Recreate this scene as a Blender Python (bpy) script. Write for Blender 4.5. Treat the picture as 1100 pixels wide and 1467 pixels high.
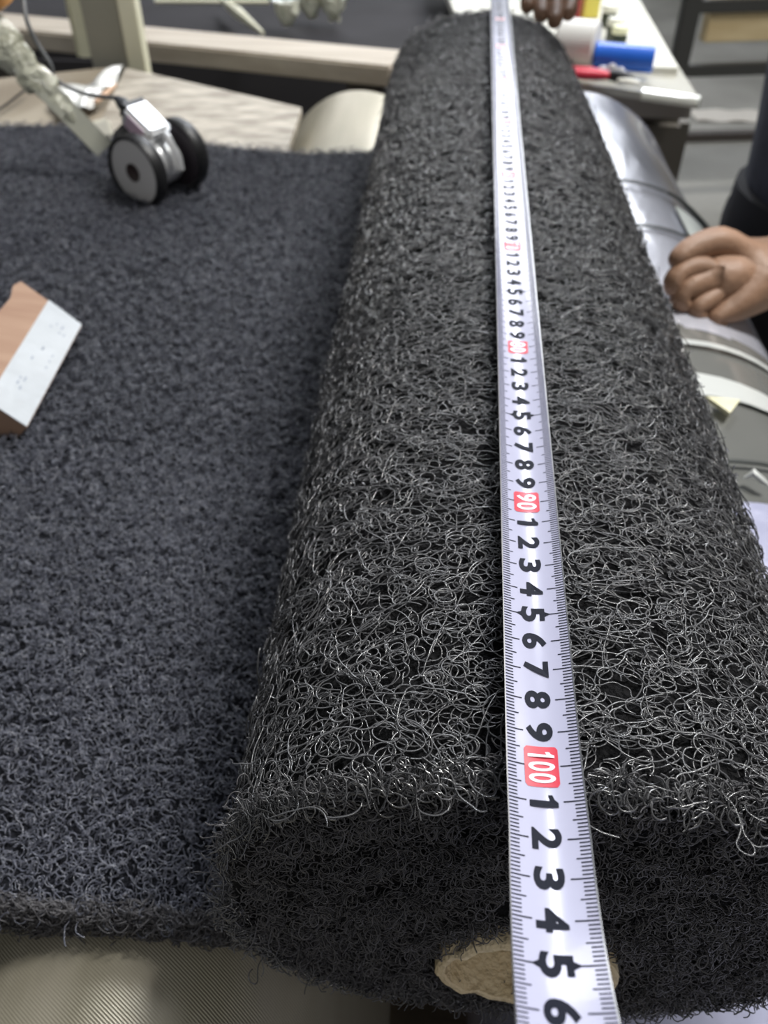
import bpy, bmesh, math, random
import numpy as np
from mathutils import Vector, Matrix, Euler

for o in list(bpy.data.objects):
    bpy.data.objects.remove(o)
C = bpy.context.scene.collection
sc = bpy.context.scene
rng = np.random.default_rng(7)
random.seed(7)

# ---------------------------------------------------------------- camera
# Working units: centimetres (x right, a away from the camera along the roll, e down from the camera).
# World: X = x/100, Y = a/100, Z = 1.30 - e/100
CAMH = 1.30
def P(x, a, e): return Vector((x / 100.0, a / 100.0, CAMH - e / 100.0))
R3 = np.array([[.9978, .0656, 0.0],
               [-.0438, .6663, .7446],
               [-.0489, .7430, -.6677]])       # rows: right, up, forward in world axes
FPX = 1200.0
def raydir(px, py):
    c = np.array([px - 550.0, 733.5 - py, FPX])
    return R3.T @ c                             # world direction (Z up)
def at_e(px, py, e):                            # point seen at a pixel, e cm below the camera
    d = raydir(px, py); s = -e / d[2]
    return (d[0] * s, d[1] * s, e)
def at_a(px, py, a):
    d = raydir(px, py); s = a / d[1]
    return (d[0] * s, a, -d[2] * s)
def at_z(px, py, z):                            # depth along the optical axis
    d = raydir(px, py) * (z / FPX)
    return (d[0], d[1], -d[2])

cam = bpy.data.cameras.new('camera'); co = bpy.data.objects.new('camera', cam); C.objects.link(co)
M = Matrix.Identity(4)
right, up, fwd = [Vector(r).normalized() for r in R3]
fwd = fwd.normalized(); right = fwd.cross(Vector((0, 0, 1))).normalized() if False else right
up = right.cross(fwd); up.normalize()
for i in range(3):
    M[i][0] = right[i]; M[i][1] = up[i]; M[i][2] = -fwd[i]
M[2][3] = CAMH
co.matrix_world = M
cam.sensor_fit = 'VERTICAL'; cam.sensor_height = 36.0
cam.lens = FPX / 1467.0 * 36.0
cam.clip_start = 0.01; cam.clip_end = 60
cam.dof.use_dof = True; cam.dof.focus_distance = 0.235; cam.dof.aperture_fstop = 15.0
sc.camera = co

# ---------------------------------------------------------------- light
sc.view_settings.view_transform = 'Standard'; sc.view_settings.look = 'None'
sc.view_settings.gamma = 1; sc.view_settings.use_curve_mapping = False
sc.view_settings.exposure = 0.0
w = bpy.data.worlds.new('world'); sc.world = w; w.use_nodes = True
w.node_tree.nodes['Background'].inputs[0].default_value = (.74, .77, .82, 1)
w.node_tree.nodes['Background'].inputs[1].default_value = 0.18
def area(name, loc, target, sx, sy, power, col):
    l = bpy.data.lights.new(name, 'AREA'); l.shape = 'RECTANGLE'; l.size = sx; l.size_y = sy
    l.energy = power; l.color = col
    o = bpy.data.objects.new(name, l); C.objects.link(o); o.location = loc
    d = Vector(target) - Vector(loc)
    o.rotation_euler = d.to_track_quat('-Z', 'Y').to_euler()
    return o
area('bay_lamp', (1.45, 1.35, 3.7), (0.0, .5, 1.0), 0.22, 1.2, 128, (1, .985, .95))
area('tube_lamp', (.5, 3.4, 3.6), (-.1, .9, 1.0), 0.3, 1.5, 60, (.88, .92, 1))
area('front_fill', (.9, -1.7, 3.4), (.1, .4, 1.0), 0.4, 1.3, 12, (1, .97, .92))  # fill light added behind the camera to brighten faces turned this way

# ---------------------------------------------------------------- materials
def mat(name, col, rough=.5, metal=0, col2=None, scale=8, bump=0, bscale=None, spec=.5, stretch=None, detail=4,
        sheen=0, alpha=None, coat=0, trans=0, lo=.35, hi=.65, dist=.01):
    m = bpy.data.materials.new(name); m.use_nodes = True
    nt = m.node_tree; b = nt.nodes['Principled BSDF']
    b.inputs['Base Color'].default_value = (*col, 1); b.inputs['Roughness'].default_value = rough
    b.inputs['Metallic'].default_value = metal; b.inputs['Specular IOR Level'].default_value = spec
    b.inputs['Coat Weight'].default_value = coat
    b.inputs['Transmission Weight'].default_value = trans
    if alpha is not None: b.inputs['Alpha'].default_value = alpha
    tc = nt.nodes.new('ShaderNodeTexCoord')
    src = tc.outputs['Object']
    if stretch:
        mp = nt.nodes.new('ShaderNodeMapping'); mp.inputs['Scale'].default_value = stretch
        nt.links.new(src, mp.inputs[0]); src = mp.outputs[0]
    if col2 is not None:
        n = nt.nodes.new('ShaderNodeTexNoise'); n.inputs['Scale'].default_value = scale; n.inputs['Detail'].default_value = detail
        nt.links.new(src, n.inputs['Vector'])
        r = nt.nodes.new('ShaderNodeValToRGB'); r.color_ramp.elements[0].position = lo; r.color_ramp.elements[1].position = hi
        r.color_ramp.elements[0].color = (*col, 1); r.color_ramp.elements[1].color = (*col2, 1)
        nt.links.new(n.outputs['Fac'], r.inputs[0]); nt.links.new(r.outputs[0], b.inputs['Base Color'])
    if bump:
        n = nt.nodes.new('ShaderNodeTexNoise'); n.inputs['Scale'].default_value = bscale or scale; n.inputs['Detail'].default_value = 5
        nt.links.new(src, n.inputs['Vector'])
        bp = nt.nodes.new('ShaderNodeBump'); bp.inputs['Strength'].default_value = bump; bp.inputs['Distance'].default_value = dist
        nt.links.new(n.outputs['Fac'], bp.inputs['Height']); nt.links.new(bp.outputs[0], b.inputs['Normal'])
    return m

m_strand = mat('coil_black', (.075, .075, .079), .26, col2=(.12, .12, .126), scale=30, spec=1.0, coat=.5)
m_strand2 = mat('coil_charcoal', (.075, .080, .106), .30, col2=(.12, .127, .162), scale=20, spec=1.0, coat=.3)
m_strand3 = mat('coil_cut', (.075, .073, .078), .36, col2=(.12, .117, .122), scale=40, spec=.45)
m_under = mat('coil_gap_shade', (.006, .006, .007), .8, bump=.8, bscale=300, spec=.2)  # near-black body colour stands in for shade between the roll's strands
m_under2 = mat('coil_gap_shade_grey', (.012, .013, .018), .8, bump=.8, bscale=300, spec=.2)  # same for the flat mat: shade between strands put into a dark layer
m_kraft = mat('kraft_board', (.70, .56, .34), .85, col2=(.84, .70, .47), scale=60, bump=.5, bscale=200)
m_tape = mat('tape_enamel', (.46, .465, .61), .22, coat=.4, spec=.5)
m_ink = mat('black_ink', (.010, .012, .022), .6, spec=.12)
m_red = mat('red_ink', (.62, .03, .06), .35)
m_white_ink = mat('white_ink', (.82, .82, .93), .35)
m_steel = mat('bright_steel', (.6, .6, .62), .3, 1)

# ---------------------------------------------------------------- mesh helpers
class MB:
    def __init__(s): s.v = []; s.f = []; s.n = 0
    def add(s, vs, fs):
        s.v.extend([tuple(v) for v in vs]); s.f.extend([tuple(i + s.n for i in f) for f in fs]); s.n += len(vs); return s
    def box(s, c, size, rot=None, taper=1.0, cut=.0):
        """bevelled box: c centre (world), size, rot Matrix3"""
        hx, hy, hz = [q / 2 for q in size]; b = cut or min(hx, hy, hz) * .12
        vs = []; bm = bmesh.new(); bmesh.ops.create_cube(bm, size=1)
        for v in bm.verts:
            k = taper if v.co.z > 0 else 1
            v.co = Vector((v.co.x * 2 * hx * k, v.co.y * 2 * hy * k, v.co.z * 2 * hz))
        bmesh.ops.bevel(bm, geom=bm.edges[:], offset=b, segments=2, affect='EDGES')
        bm.verts.ensure_lookup_table()
        R = rot or Matrix.Identity(3)
        vs = [R @ v.co + Vector(c) for v in bm.verts]; fs = [[v.index for v in f.verts] for f in bm.faces]
        bm.free(); return s.add(vs, fs)
    def tube(s, pts, r, n=8, cap=True, sy=1.0, upv=None):
        pts = [Vector(p) for p in pts]; m = len(pts)
        rr = r if hasattr(r, '__len__') else [r] * m
        vs = []; t0 = (pts[1] - pts[0]).normalized()
        u = Vector(upv) if upv else (Vector((0, 0, 1)) if abs(t0.z) < .9 else Vector((1, 0, 0)))
        for i, p in enumerate(pts):
            t = (pts[min(i + 1, m - 1)] - pts[max(i - 1, 0)]).normalized()
            a = t.cross(u)
            if a.length < 1e-6: a = t.orthogonal()
            a.normalize(); b = a.cross(t).normalized(); u = b
            for k in range(n):
                q = 2 * math.pi * k / n
                vs.append(p + a * math.cos(q) * rr[i] + b * math.sin(q) * rr[i] * sy)
        fs = [(i * n + k, i * n + (k + 1) % n, (i + 1) * n + (k + 1) % n, (i + 1) * n + k) for i in range(m - 1) for k in range(n)]
        if cap: fs += [tuple(range(n))[::-1], tuple((m - 1) * n + k for k in range(n))]
        return s.add(vs, fs)
    def lathe(s, c, axis, prof, n=32):
        """prof: list of (radius, height along axis)"""
        axis = Vector(axis).normalized(); a = axis.orthogonal().normalized(); b = axis.cross(a)
        c = Vector(c); vs = []
        for r, h in prof:
            for k in range(n):
                q = 2 * math.pi * k / n
                vs.append(c + axis * h + (a * math.cos(q) + b * math.sin(q)) * max(r, 1e-5))
        m = len(prof)
        fs = [(i * n + k, i * n + (k + 1) % n, (i + 1) * n + (k + 1) % n, (i + 1) * n + k) for i in range(m - 1) for k in range(n)]
        return s.add(vs, fs)
    def grid(s, fn, nu, nv, thick=None):
        """surface fn(u,v)->Vector; thick: Vector offset to close the back"""
        vs = [fn(i / nu, j / nv) for j in range(nv + 1) for i in range(nu + 1)]
        W = nu + 1
        fs = [(j * W + i, j * W + i + 1, (j + 1) * W + i + 1, (j + 1) * W + i) for j in range(nv) for i in range(nu)]
        if thick is not None:
            n0 = len(vs); vs += [Vector(v) + Vector(thick) for v in vs]
            fs += [tuple(i + n0 for i in f[::-1]) for f in fs]
            for i in range(nu):
                fs.append((i + 1, i, n0 + i, n0 + i + 1)); q = nv * W; fs.append((q + i, q + i + 1, n0 + q + i + 1, n0 + q + i))
            for j in range(nv):
                fs.append((j * W, (j + 1) * W, n0 + (j + 1) * W, n0 + j * W)); q = nu
                fs.append(((j + 1) * W + q, j * W + q, n0 + j * W + q, n0 + (j + 1) * W + q))
        return s.add(vs, fs)
def root(name, label, cat, base, group=None):
    o = bpy.data.objects.new(name, None); C.objects.link(o); o.location = base; o.empty_display_size = .02
    o['label'] = label; o['category'] = cat
    if group: o['group'] = group
    return o
def wloc(o):
    v = Vector((0, 0, 0))
    while o is not None: v += o.location; o = o.parent
    return v
def part(name, mb, m, parent=None, smooth=True, kind=None, base=None, label=None):
    me = bpy.data.meshes.new(name)
    org = wloc(parent) if parent else Vector(base) if base else Vector((0, 0, 0))
    me.from_pydata([tuple(Vector(v) - org) for v in mb.v], [], mb.f)
    me.materials.append(m)
    if smooth:
        me.polygons.foreach_set('use_smooth', [True] * len(me.polygons))
        try: me.set_sharp_from_angle(angle=math.radians(38))
        except Exception: pass
    bm = bmesh.new(); bm.from_mesh(me); bmesh.ops.recalc_face_normals(bm, faces=bm.faces[:]); bm.to_mesh(me); bm.free()
    o = bpy.data.objects.new(name, me); C.objects.link(o)
    if parent: o.parent = parent
    elif base: o.location = base
    if kind: o['kind'] = kind
    if label: o['label'] = label
    return o
def tag(o, label, cat, group=None, kind=None):
    o['label'] = label; o['category'] = cat
    if group: o['group'] = group
    if kind: o['kind'] = kind
    return o
def structure(name, mb, m, smooth=False):
    o = part(name, mb, m, None, smooth); o['kind'] = 'structure'; return o
def rotz(a): return Matrix.Rotation(a, 3, 'Z')

# ---------------------------------------------------------------- coil strands (curly plastic filaments)
def filament(n, step, kappa, kjit, z0, zamp, r, start, aniso=1.0, vertical=0.0):
    """a wandering curled filament as an open 3-sided tube; local x,y in plane, z = normal (metres)"""
    h = rng.uniform(0, 2 * np.pi); k = kappa * rng.choice([-1, 1]); p = np.array([start[0], start[1], z0], float)
    ph = rng.uniform(0, 6.28); fz = rng.uniform(.5, 1.3); pts = []
    for i in range(n):
        pts.append(p.copy())
        if rng.random() < .07: k = kappa * rng.choice([-1, 1]) * rng.uniform(.5, 1.5)
        if rng.random() < .02: k = rng.uniform(-.3, .3) * kappa
        h += (k + rng.normal(0, kjit)) * step
        p = p + step * np.array([math.cos(h) * aniso, math.sin(h), 0])
        p[2] = z0 + zamp * math.sin(ph + i * fz * .25) + (vertical * math.sin(h * 1.0 + ph) if vertical else 0)
    pts = np.array(pts)
    t = np.gradient(pts, axis=0); t /= np.linalg.norm(t, axis=1)[:, None] + 1e-12
    nz = np.array([0, 0, 1.0]); a = np.cross(t, nz); a /= np.linalg.norm(a, axis=1)[:, None] + 1e-9
    b = np.cross(a, t)
    vs = []
    for q in (0.52, 2.62, 4.71):
        vs.append(pts + (a * math.cos(q) + b * math.sin(q)) * r)
    vs = np.stack(vs, 1).reshape(-1, 3)
    fs = [(i * 3 + k2, i * 3 + (k2 + 1) % 3, (i + 1) * 3 + (k2 + 1) % 3, (i + 1) * 3 + k2) for i in range(n - 1) for k2 in range(3)]
    return vs, fs
def protos(count, per, n, step, kappa, kjit, zlo, zhi, zamp, r, spread, aniso=1.0, vertical=0.0):
    out = []
    for _ in range(count):
        V = []; F = []; o = 0
        for _ in range(per):
            v, f = filament(n, step, kappa * rng.uniform(.75, 1.3), kjit, rng.uniform(zlo, zhi), zamp, r * rng.uniform(.85, 1.15),
                            rng.uniform(-spread, spread, 2), aniso, vertical)
            F += [tuple(i + o for i in g) for g in f]; V.append(v); o += len(v)
        V = np.vstack(V); c = V.mean(0); V[:, 0] -= c[0]; V[:, 1] -= c[1]
        out.append((V, F))
    return out
def coil_tree():
    ng = bpy.data.node_groups.new('coil_scatter', 'GeometryNodeTree')
    ng.interface.new_socket('Geometry', in_out='INPUT', socket_type='NodeSocketGeometry')
    ng.interface.new_socket('Geometry', in_out='OUTPUT', socket_type='NodeSocketGeometry')
    N = ng.nodes.new; L = ng.links.new
    gi = N('NodeGroupInput'); go = N('NodeGroupOutput')
    def attr(name, ty):
        a = N('GeometryNodeInputNamedAttribute'); a.data_type = ty; a.inputs['Name'].default_value = name; return a.outputs['Attribute']
    sep = N('GeometryNodeSeparateGeometry'); sep.domain = 'POINT'
    L(gi.outputs[0], sep.inputs['Geometry']); L(attr('seed_point', 'BOOLEAN'), sep.inputs['Selection'])
    sp = N('GeometryNodeSplitToInstances'); sp.domain = 'POINT'
    L(sep.outputs['Inverted'], sp.inputs[0]); L(attr('kind_id', 'INT'), sp.inputs['Group ID'])
    iop = N('GeometryNodeInstanceOnPoints')
    L(sep.outputs['Selection'], iop.inputs['Points']); L(sp.outputs[0], iop.inputs['Instance'])
    iop.inputs['Pick Instance'].default_value = True
    L(attr('kind_id', 'INT'), iop.inputs['Instance Index'])
    e2r = N('FunctionNodeEulerToRotation'); L(attr('turn', 'FLOAT_VECTOR'), e2r.inputs[0])
    L(e2r.outputs[0], iop.inputs['Rotation'])
    L(iop.outputs[0], go.inputs[0])
    return ng
COIL = coil_tree()
def coil_obj(name, parent, m, prs, pts, frames):
    """pts Nx3 world, frames Nx3x3 (columns tangent, bitangent, normal)"""
    org = np.array(wloc(parent)); V = []; F = []; K = []; o = 0
    for i, (v, f) in enumerate(prs):
        V.append(v); F += [tuple(a + o for a in g) for g in f]; o += len(v); K += [i] * len(v)
    npt = len(pts); V = np.vstack(V + [np.asarray(pts) - org])
    kid = np.array(K + list(rng.integers(0, len(prs), npt)), np.int32)
    me = bpy.data.meshes.new(name); me.from_pydata(V.tolist(), [], F)
    me.polygons.foreach_set('use_smooth', [True] * len(F))
    me.materials.append(m)
    a = me.attributes.new('kind_id', 'INT', 'POINT'); a.data.foreach_set('value', kid)
    a = me.attributes.new('seed_point', 'BOOLEAN', 'POINT'); a.data.foreach_set('value', np.array([False] * o + [True] * npt))
    eu = np.zeros((len(V), 3), np.float32)
    for i in range(npt): eu[o + i] = Matrix(frames[i].tolist()).to_euler()
    a = me.attributes.new('turn', 'FLOAT_VECTOR', 'POINT'); a.data.foreach_set('vector', eu.ravel())
    ob = bpy.data.objects.new(name, me); C.objects.link(ob); ob.parent = parent; ob['kind'] = 'stuff'
    md = ob.modifiers.new('scatter', 'NODES'); md.node_group = COIL
    return ob
def frame(tan, nor, ang):
    n = np.array(nor, float); n /= np.linalg.norm(n); t = np.array(tan, float); t -= n * (t @ n); t /= np.linalg.norm(t)
    b = np.cross(n, t); c, s = math.cos(ang), math.sin(ang)
    return np.stack([t * c + b * s, -t * s + b * c, n], 1)

# ================================================================= SETTING
m_floor = mat('concrete', (.20, .195, .17), .55, col2=(.33, .32, .29), scale=1.6, bump=.2, bscale=30)
structure('floor', MB().box((0, 3.4, -.025), (12, 11, .05)), m_floor)
m_wall = mat('painted_wall', (.42, .43, .42), .8, col2=(.48, .49, .48), scale=3)
structure('wall_back', MB().box((0, 8.95, 3.2), (12, .1, 6.4)), m_wall)
m_pane = bpy.data.materials.new('daylight_pane'); m_pane.use_nodes = True
_b = m_pane.node_tree.nodes['Principled BSDF']; _b.inputs['Emission Color'].default_value = (.93, .96, 1, 1); _b.inputs['Emission Strength'].default_value = 6.5
win = structure('window_1', MB().box((0, 8.87, 4.2), (6.4, .06, 2.5)).box((0, 8.85, 4.2), (.08, .09, 2.4)), mat('window_frame_grey', (.3, .3, .3), .5))
for k in range(8):
    part('pane', MB().box((-2.75 + .785 * k, 8.82, 4.2), (.72, .02, 2.3), cut=.004), m_pane, win, False)
structure('wall_left', MB().box((-6.05, 3.4, 3.2), (.1, 11, 6.4)), m_wall)

# ================================================================= BENCH AND SUPPORT ROLLS
m_timber = mat('bench_timber', (.20, .15, .10), .7, col2=(.30, .24, .17), scale=6, stretch=(1, 12, 1), bump=.2, bscale=30)
bench = root('workbench', 'low dark timber workbench carrying the two big shiny rolls', 'workbench', P(8, 55, 130))
top_z = 64.0
for k in range(6):
    x0 = -24 + k * 10.1
    part('plank', MB().box(P(x0 + 5.05, 54, top_z + 1.75), (.098, 1.52, .028), cut=.002), m_timber, bench, False)
for (x, y) in ((-20, -15), (32, -15), (-20, 122), (32, 122)):
    part('leg', MB().box(P(x, y, 98.9), (.07, .07, .62)), m_timber, bench, False)
part('apron', MB().box(P(6, -15, 71), (.49, .03, .07)), m_timber, bench, False)
part('apron', MB().box(P(6, 122, 71), (.49, .03, .07)), m_timber, bench, False)
for y in (0, 104):
    o = part('timber_bearer', MB().box(P(-11.6, y, 60.3), (.20, .09, .074)), m_timber, None, False, base=P(-11.6, y, 64))
    tag(o, 'square timber bearer under the near end of the mesh fabric roll' if y == 0 else 'square timber bearer under the far end of the mesh fabric roll', 'timber block')

# woven mesh roll on the left -----------------------------------------------------
m_mesh = mat('woven_mesh', (.33, .30, .22), .36, .5, col2=(.45, .41, .32), scale=5, stretch=(6, .6, 6))
nt = m_mesh.node_tree; b = nt.nodes['Principled BSDF']
tc = nt.nodes.new('ShaderNodeUVMap'); wv = nt.nodes.new('ShaderNodeTexWave'); wv.bands_direction = 'DIAGONAL'
wv.inputs['Scale'].default_value = 420; wv.inputs['Distortion'].default_value = .25
mpx = nt.nodes.new('ShaderNodeMapping'); mpx.inputs['Rotation'].default_value = (0, 0, -.2)
nt.links.new(tc.outputs[0], mpx.inputs[0]); nt.links.new(mpx.outputs[0], wv.inputs[0])
bp = nt.nodes.new('ShaderNodeBump'); bp.inputs['Strength'].default_value = .6; bp.inputs['Distance'].default_value = .0002
nt.links.new(wv.outputs['Fac'], bp.inputs['Height']); nt.links.new(bp.outputs[0], b.inputs['Normal'])
def roll_surface(cx, ce, R, a0, a1, na, nt_, wob, seed):
    g = np.random.default_rng(seed); ph = g.uniform(0, 6.28, 6)
    mb = MB(); uv = []
    for j in range(na + 1):
        a = a0 + (a1 - a0) * j / na
        for i in range(nt_):
            q = 2 * math.pi * i / nt_
            r = R + wob * (math.sin(q * 3 + ph[0] + a * .03) * .5 + math.sin(q * 7 + a * .11 + ph[1]) * .25 + math.sin(a * .21 + q * 2 + ph[2]) * .25)
            mb.v.append(tuple(P(cx + r * math.sin(q), a, ce - r * math.cos(q))))
    for j in range(na):
        for i in range(nt_):
            mb.f.append((j * nt_ + i, j * nt_ + (i + 1) % nt_, (j + 1) * nt_ + (i + 1) % nt_, (j + 1) * nt_ + i))
    mb.n = len(mb.v); return mb
def roll_end(cx, ce, R, a, hole, wob=0):
    mb = MB(); s = 1 if a > 50 else -1
    prof = [(R, 0)]
    k = 0
    while R - .55 * k > hole: prof += [(R - .55 * k, .12 * s * .01 * 100 * .01), (R - .55 * k - .25, -.002 * s)]; k += 1
    prof = [(max(r, hole) / 100.0, h) for r, h in prof]
    return mb.lathe(P(cx, a, ce), (0, 1, 0), prof, 48)
left = root('fabric_roll', 'grey gold roll of fine woven mesh under the flat black mat', 'roll', P(-11.6, 53, 56.5))
o = part('wound_fabric', roll_surface(-11.6, 45.5, 11, -20, 127, 60, 96, .12, 3), m_mesh, left)
uvl = o.data.uv_layers.new(name='UVMap')
vi = np.zeros(len(o.data.loops), np.int32); o.data.loops.foreach_get('vertex_index', vi)
col = (vi % 96).reshape(-1, 4).copy(); wrap = (col.max(1) == 95) & (col.min(1) == 0); cw = col[wrap]; cw[cw == 0] = 96; col[wrap] = cw
uvv = np.stack([col.ravel() * (2 * math.pi * .11 / 96), (vi // 96) * (1.47 / 60)], 1)
uvl.data.foreach_set('uv', uvv.astype(np.float32).ravel())
for a in (-19.8, 126.8):
    part('roll_end', roll_end(-11.6, 45.5, 10.9, a, 3.5), m_mesh, left)
part('core', MB().lathe(P(-11.6, -20.5, 45.5), (0, 1, 0), [(.035, 0), (.035, 1.48), (.031, 1.48), (.031, 0), (.035, 0)], 32), m_kraft, left)

# film wrapped silver roll on the right -------------------------------------------
m_silver = mat('silver_film', (.60, .61, .68), .27, .35, col2=(.70, .71, .80), scale=2, bump=.35, bscale=7, stretch=(3, 1, 3), coat=.5, dist=.012)
m_grey = mat('clear_grey_film', (.17, .175, .165), .22, .2, col2=(.25, .25, .235), scale=3, bump=.3, bscale=9, coat=.8, dist=.012)
m_lav = mat('lavender_film', (.40, .41, .56), .3, .1, col2=(.52, .53, .68), scale=4, bump=.7, bscale=14, coat=.3, dist=.01)
m_band = mat('white_band', (.62, .64, .62), .3, .1, col2=(.75, .77, .74), scale=6, coat=.5)
m_strap = mat('dark_strap', (.02, .025, .022), .5)
CX, CE, CR = 18.5, 49.0, 15.0
rr = root('wrapped_roll', 'big silver roll wrapped in shiny film and straps, right of the black mat roll', 'roll', P(CX, 53, 64))
part('wound_film', roll_surface(CX, CE, CR - .15, 62, 127, 40, 96, .25, 5), m_silver, rr)
part('grey_film', roll_surface(CX, CE, CR, 39.5, 62.5, 24, 96, .2, 6), m_grey, rr, label='glossy grey film sleeve around the middle')
part('lavender_film', roll_surface(CX, CE, CR + .12, -20, 40, 50, 96, .3, 9), m_lav, rr, label='creased pale lavender film near the camera')
for a in (-19.8, 126.8): part('roll_end', roll_end(CX, CE, 14.8, a, 3.5), m_silver, rr)
part('core', MB().lathe(P(CX, -20.6, CE), (0, 1, 0), [(.035, 0), (.035, 1.48), (.031, 1.48), (.031, 0), (.035, 0)], 32), m_kraft, rr)
def ring(a0, a1, off, skew=0, n=64, q0=0, q1=2 * math.pi, wob=0):
    mb = MB()
    def f(u, v):
        q = q0 + (q1 - q0) * u; a = a0 + (a1 - a0) * v + skew * math.sin(q) + wob * math.sin(5 * q + v)
        return P(CX + (CR + off) * math.sin(q), a, CE - (CR + off) * math.cos(q))
    def f2(u, v):
        q = q0 + (q1 - q0) * u; a = a0 + (a1 - a0) * v + skew * math.sin(q) + wob * math.sin(5 * q + v)
        return P(CX + (CR + off - .12) * math.sin(q), a, CE - (CR + off - .12) * math.cos(q))
    mb.grid(f, n, 2); mb.grid(f2, n, 2); return mb
part('wrap_band', ring(58.6, 59.3, .3, 1.0), m_band, rr)
part('wrap_band', ring(51.6, 54.4, .28, -1.0, wob=.2), m_band, rr)
part('strap', ring(92.2, 92.8, .45, .6), m_strap, rr, label='thin dark strap round the silver film')
part('strap', ring(80.6, 81.1, .45, .6), m_strap, rr, label='thin dark strap near the hand')
mb = MB(); mb.tube([P(CX + (CR + .5 + 1.1 * max(0, t - .6)) * math.sin(.42 + .5 * t), 92.5 - 7 * t * t, CE - (CR + .5 + 1.1 * max(0, t - .6)) * math.cos(.42 + .5 * t)) for t in np.linspace(0, 1, 12)], list(np.linspace(.003, .011, 12)), 8, sy=.35)
part('strap_end', mb, m_strap, rr, label='loose black strap end standing off the film')
part('strap', ring(43.6, 43.9, .45, 1.5), m_strap, rr, label='fine dark line of film edge')
m_paper = mat('pale_label', (.75, .80, .74), .5, col2=(.85, .88, .84), scale=14, bump=.3, bscale=20)
part('paper_sheet', ring(82.5, 90.0, .3, 0, 24, .45, .82, wob=.3), m_paper, rr, label='pale greenish white paper sheet held by the straps')
part('paper_sheet', ring(75.5, 79.8, .35, 0, 24, .42, .75, wob=.4), m_paper, rr, label='crumpled white paper by the hand')
def on_cyl(px, py, off=.0):
    d = raydir(px, py); d = np.array([d[0], d[1], -d[2]]); R = CR + off
    A = d[0] ** 2 + d[2] ** 2; B = -2 * (d[0] * CX + d[2] * CE); c = CX ** 2 + CE ** 2 - R * R
    t = (-B - math.sqrt(max(0, B * B - 4 * A * c))) / (2 * A); p = d * t
    return math.atan2(p[0] - CX, CE - p[2]), p[1]
def on_roll(q, off): return P(CX + (CR + off) * math.sin(q), 0, CE - (CR + off) * math.cos(q))
q_, a_s = on_cyl(1036, 583, .5)
mb = MB(); base = P(CX + (CR + .5) * math.sin(q_), a_s, CE - (CR + .5) * math.cos(q_))
tn = Vector((math.cos(q_), 0, -math.sin(q_))); nn = Vector((math.sin(q_), 0, math.cos(q_)))
tri = [base - tn * .012 + Vector((0, .006, 0)), base + tn * .013 + Vector((0, .008, 0)), base + tn * .001 - Vector((0, .011, 0))]
mb.add(tri + [v + nn * .003 for v in tri], [(0, 1, 2), (3, 5, 4), (0, 3, 4, 1), (1, 4, 5, 2), (2, 5, 3, 0)])
o = part('paper_scrap', mb, mat('cream_scrap', (.72, .70, .45), .7, col2=(.8, .76, .55), scale=90), None, False, base=base)
tag(o, 'small torn cream triangle of paper on the grey film of the wrapped roll', 'paper scrap')
q_, a_s = on_cyl(1080, 692, .4); base = P(CX + (CR + .4) * math.sin(q_), a_s, CE - (CR + .5) * math.cos(q_))
mb = MB(); mb.tube([base + Vector((-.006, .002, .001)), base + Vector((-.001, .004, .004)), base + Vector((.004, -.001, .002)), base + Vector((.008, -.003, .0))], [.001, .003, .0025, .001], 6)
o = part('film_scrap', mb, m_band, None, base=base); tag(o, 'tiny crumpled silver scrap lying on the edge of the lavender film', 'scrap')

# ================================================================= FLAT MAT
A0, A1 = 12.6, 99.0
def sheet_e(x, a=50):
    if x > -6: e = 33.0 + 1.3 * min(1, (x + 6) / 7)
    elif x > -16: e = 33.0 + .25 * ((-6 - x) / 10) ** 1
    else: e = 33.25 - 2.0 * min(1, (-16 - x) / 26)
    return e + .25 * math.sin(x * .13 + a * .045) * min(1, max(0, (-x - 5) / 10))
sheet = root('flat_mat', 'flat dark grey plastic coil mat spread out left of the mat roll', 'mat', P(-20, 55, 34.6))
mb = MB()
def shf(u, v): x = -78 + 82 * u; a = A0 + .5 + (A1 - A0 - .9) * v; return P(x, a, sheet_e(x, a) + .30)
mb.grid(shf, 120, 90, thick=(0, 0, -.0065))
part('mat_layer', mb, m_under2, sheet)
pr_sheet = protos(30, 4, 18, .0007, 560, 200, -.0036, .0010, .0011, .00025, .006, 1.0, .0012)
pts = []; fr = []
def sheet_pts(n, a0, a1, x0, x1):
    for i in range(n):
        x = x0 + (x1 - x0) * ((.5 + i * .7548777) % 1) + rng.normal(0, .15); a = a0 + (a1 - a0) * ((.5 + i * .5698403) % 1) + rng.normal(0, .1)
        pts.append(tuple(P(x, a, sheet_e(x, a) + rng.uniform(-.05, .14))))
        t = rng.uniform(-.2, .2, 2)
        fr.append(frame((1, 0, 0), (t[0], t[1], 1), rng.uniform(0, 6.28)))
sheet_pts(5200, A0 + .3, 42, -34, 3)
sheet_pts(9500, 42, A1, -62, -3)
sheet_pts(1500, A0 + .3, A1, -78, -55)
coil_obj('coil_strands', sheet, m_strand2, pr_sheet, np.array(pts), fr)
pr_edge = protos(16, 3, 26, .0007, 520, 160, -.003, .002, .0016, .00026, .003, 1.0, .001)
pts = []; fr = []
for _ in range(2600):
    x = rng.uniform(-36, 4); a = A0 + .35 + rng.normal(0, .12); e = sheet_e(x, a) + rng.uniform(.1, 1.5)
    pts.append(tuple(P(x, a, e))); fr.append(frame((1, 0, 0), (rng.uniform(-.5, .5), -1, rng.uniform(-.6, .4)), rng.uniform(0, 6.28)))
coil_obj('edge_strands', sheet, m_strand3, pr_edge, np.array(pts), fr)

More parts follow.
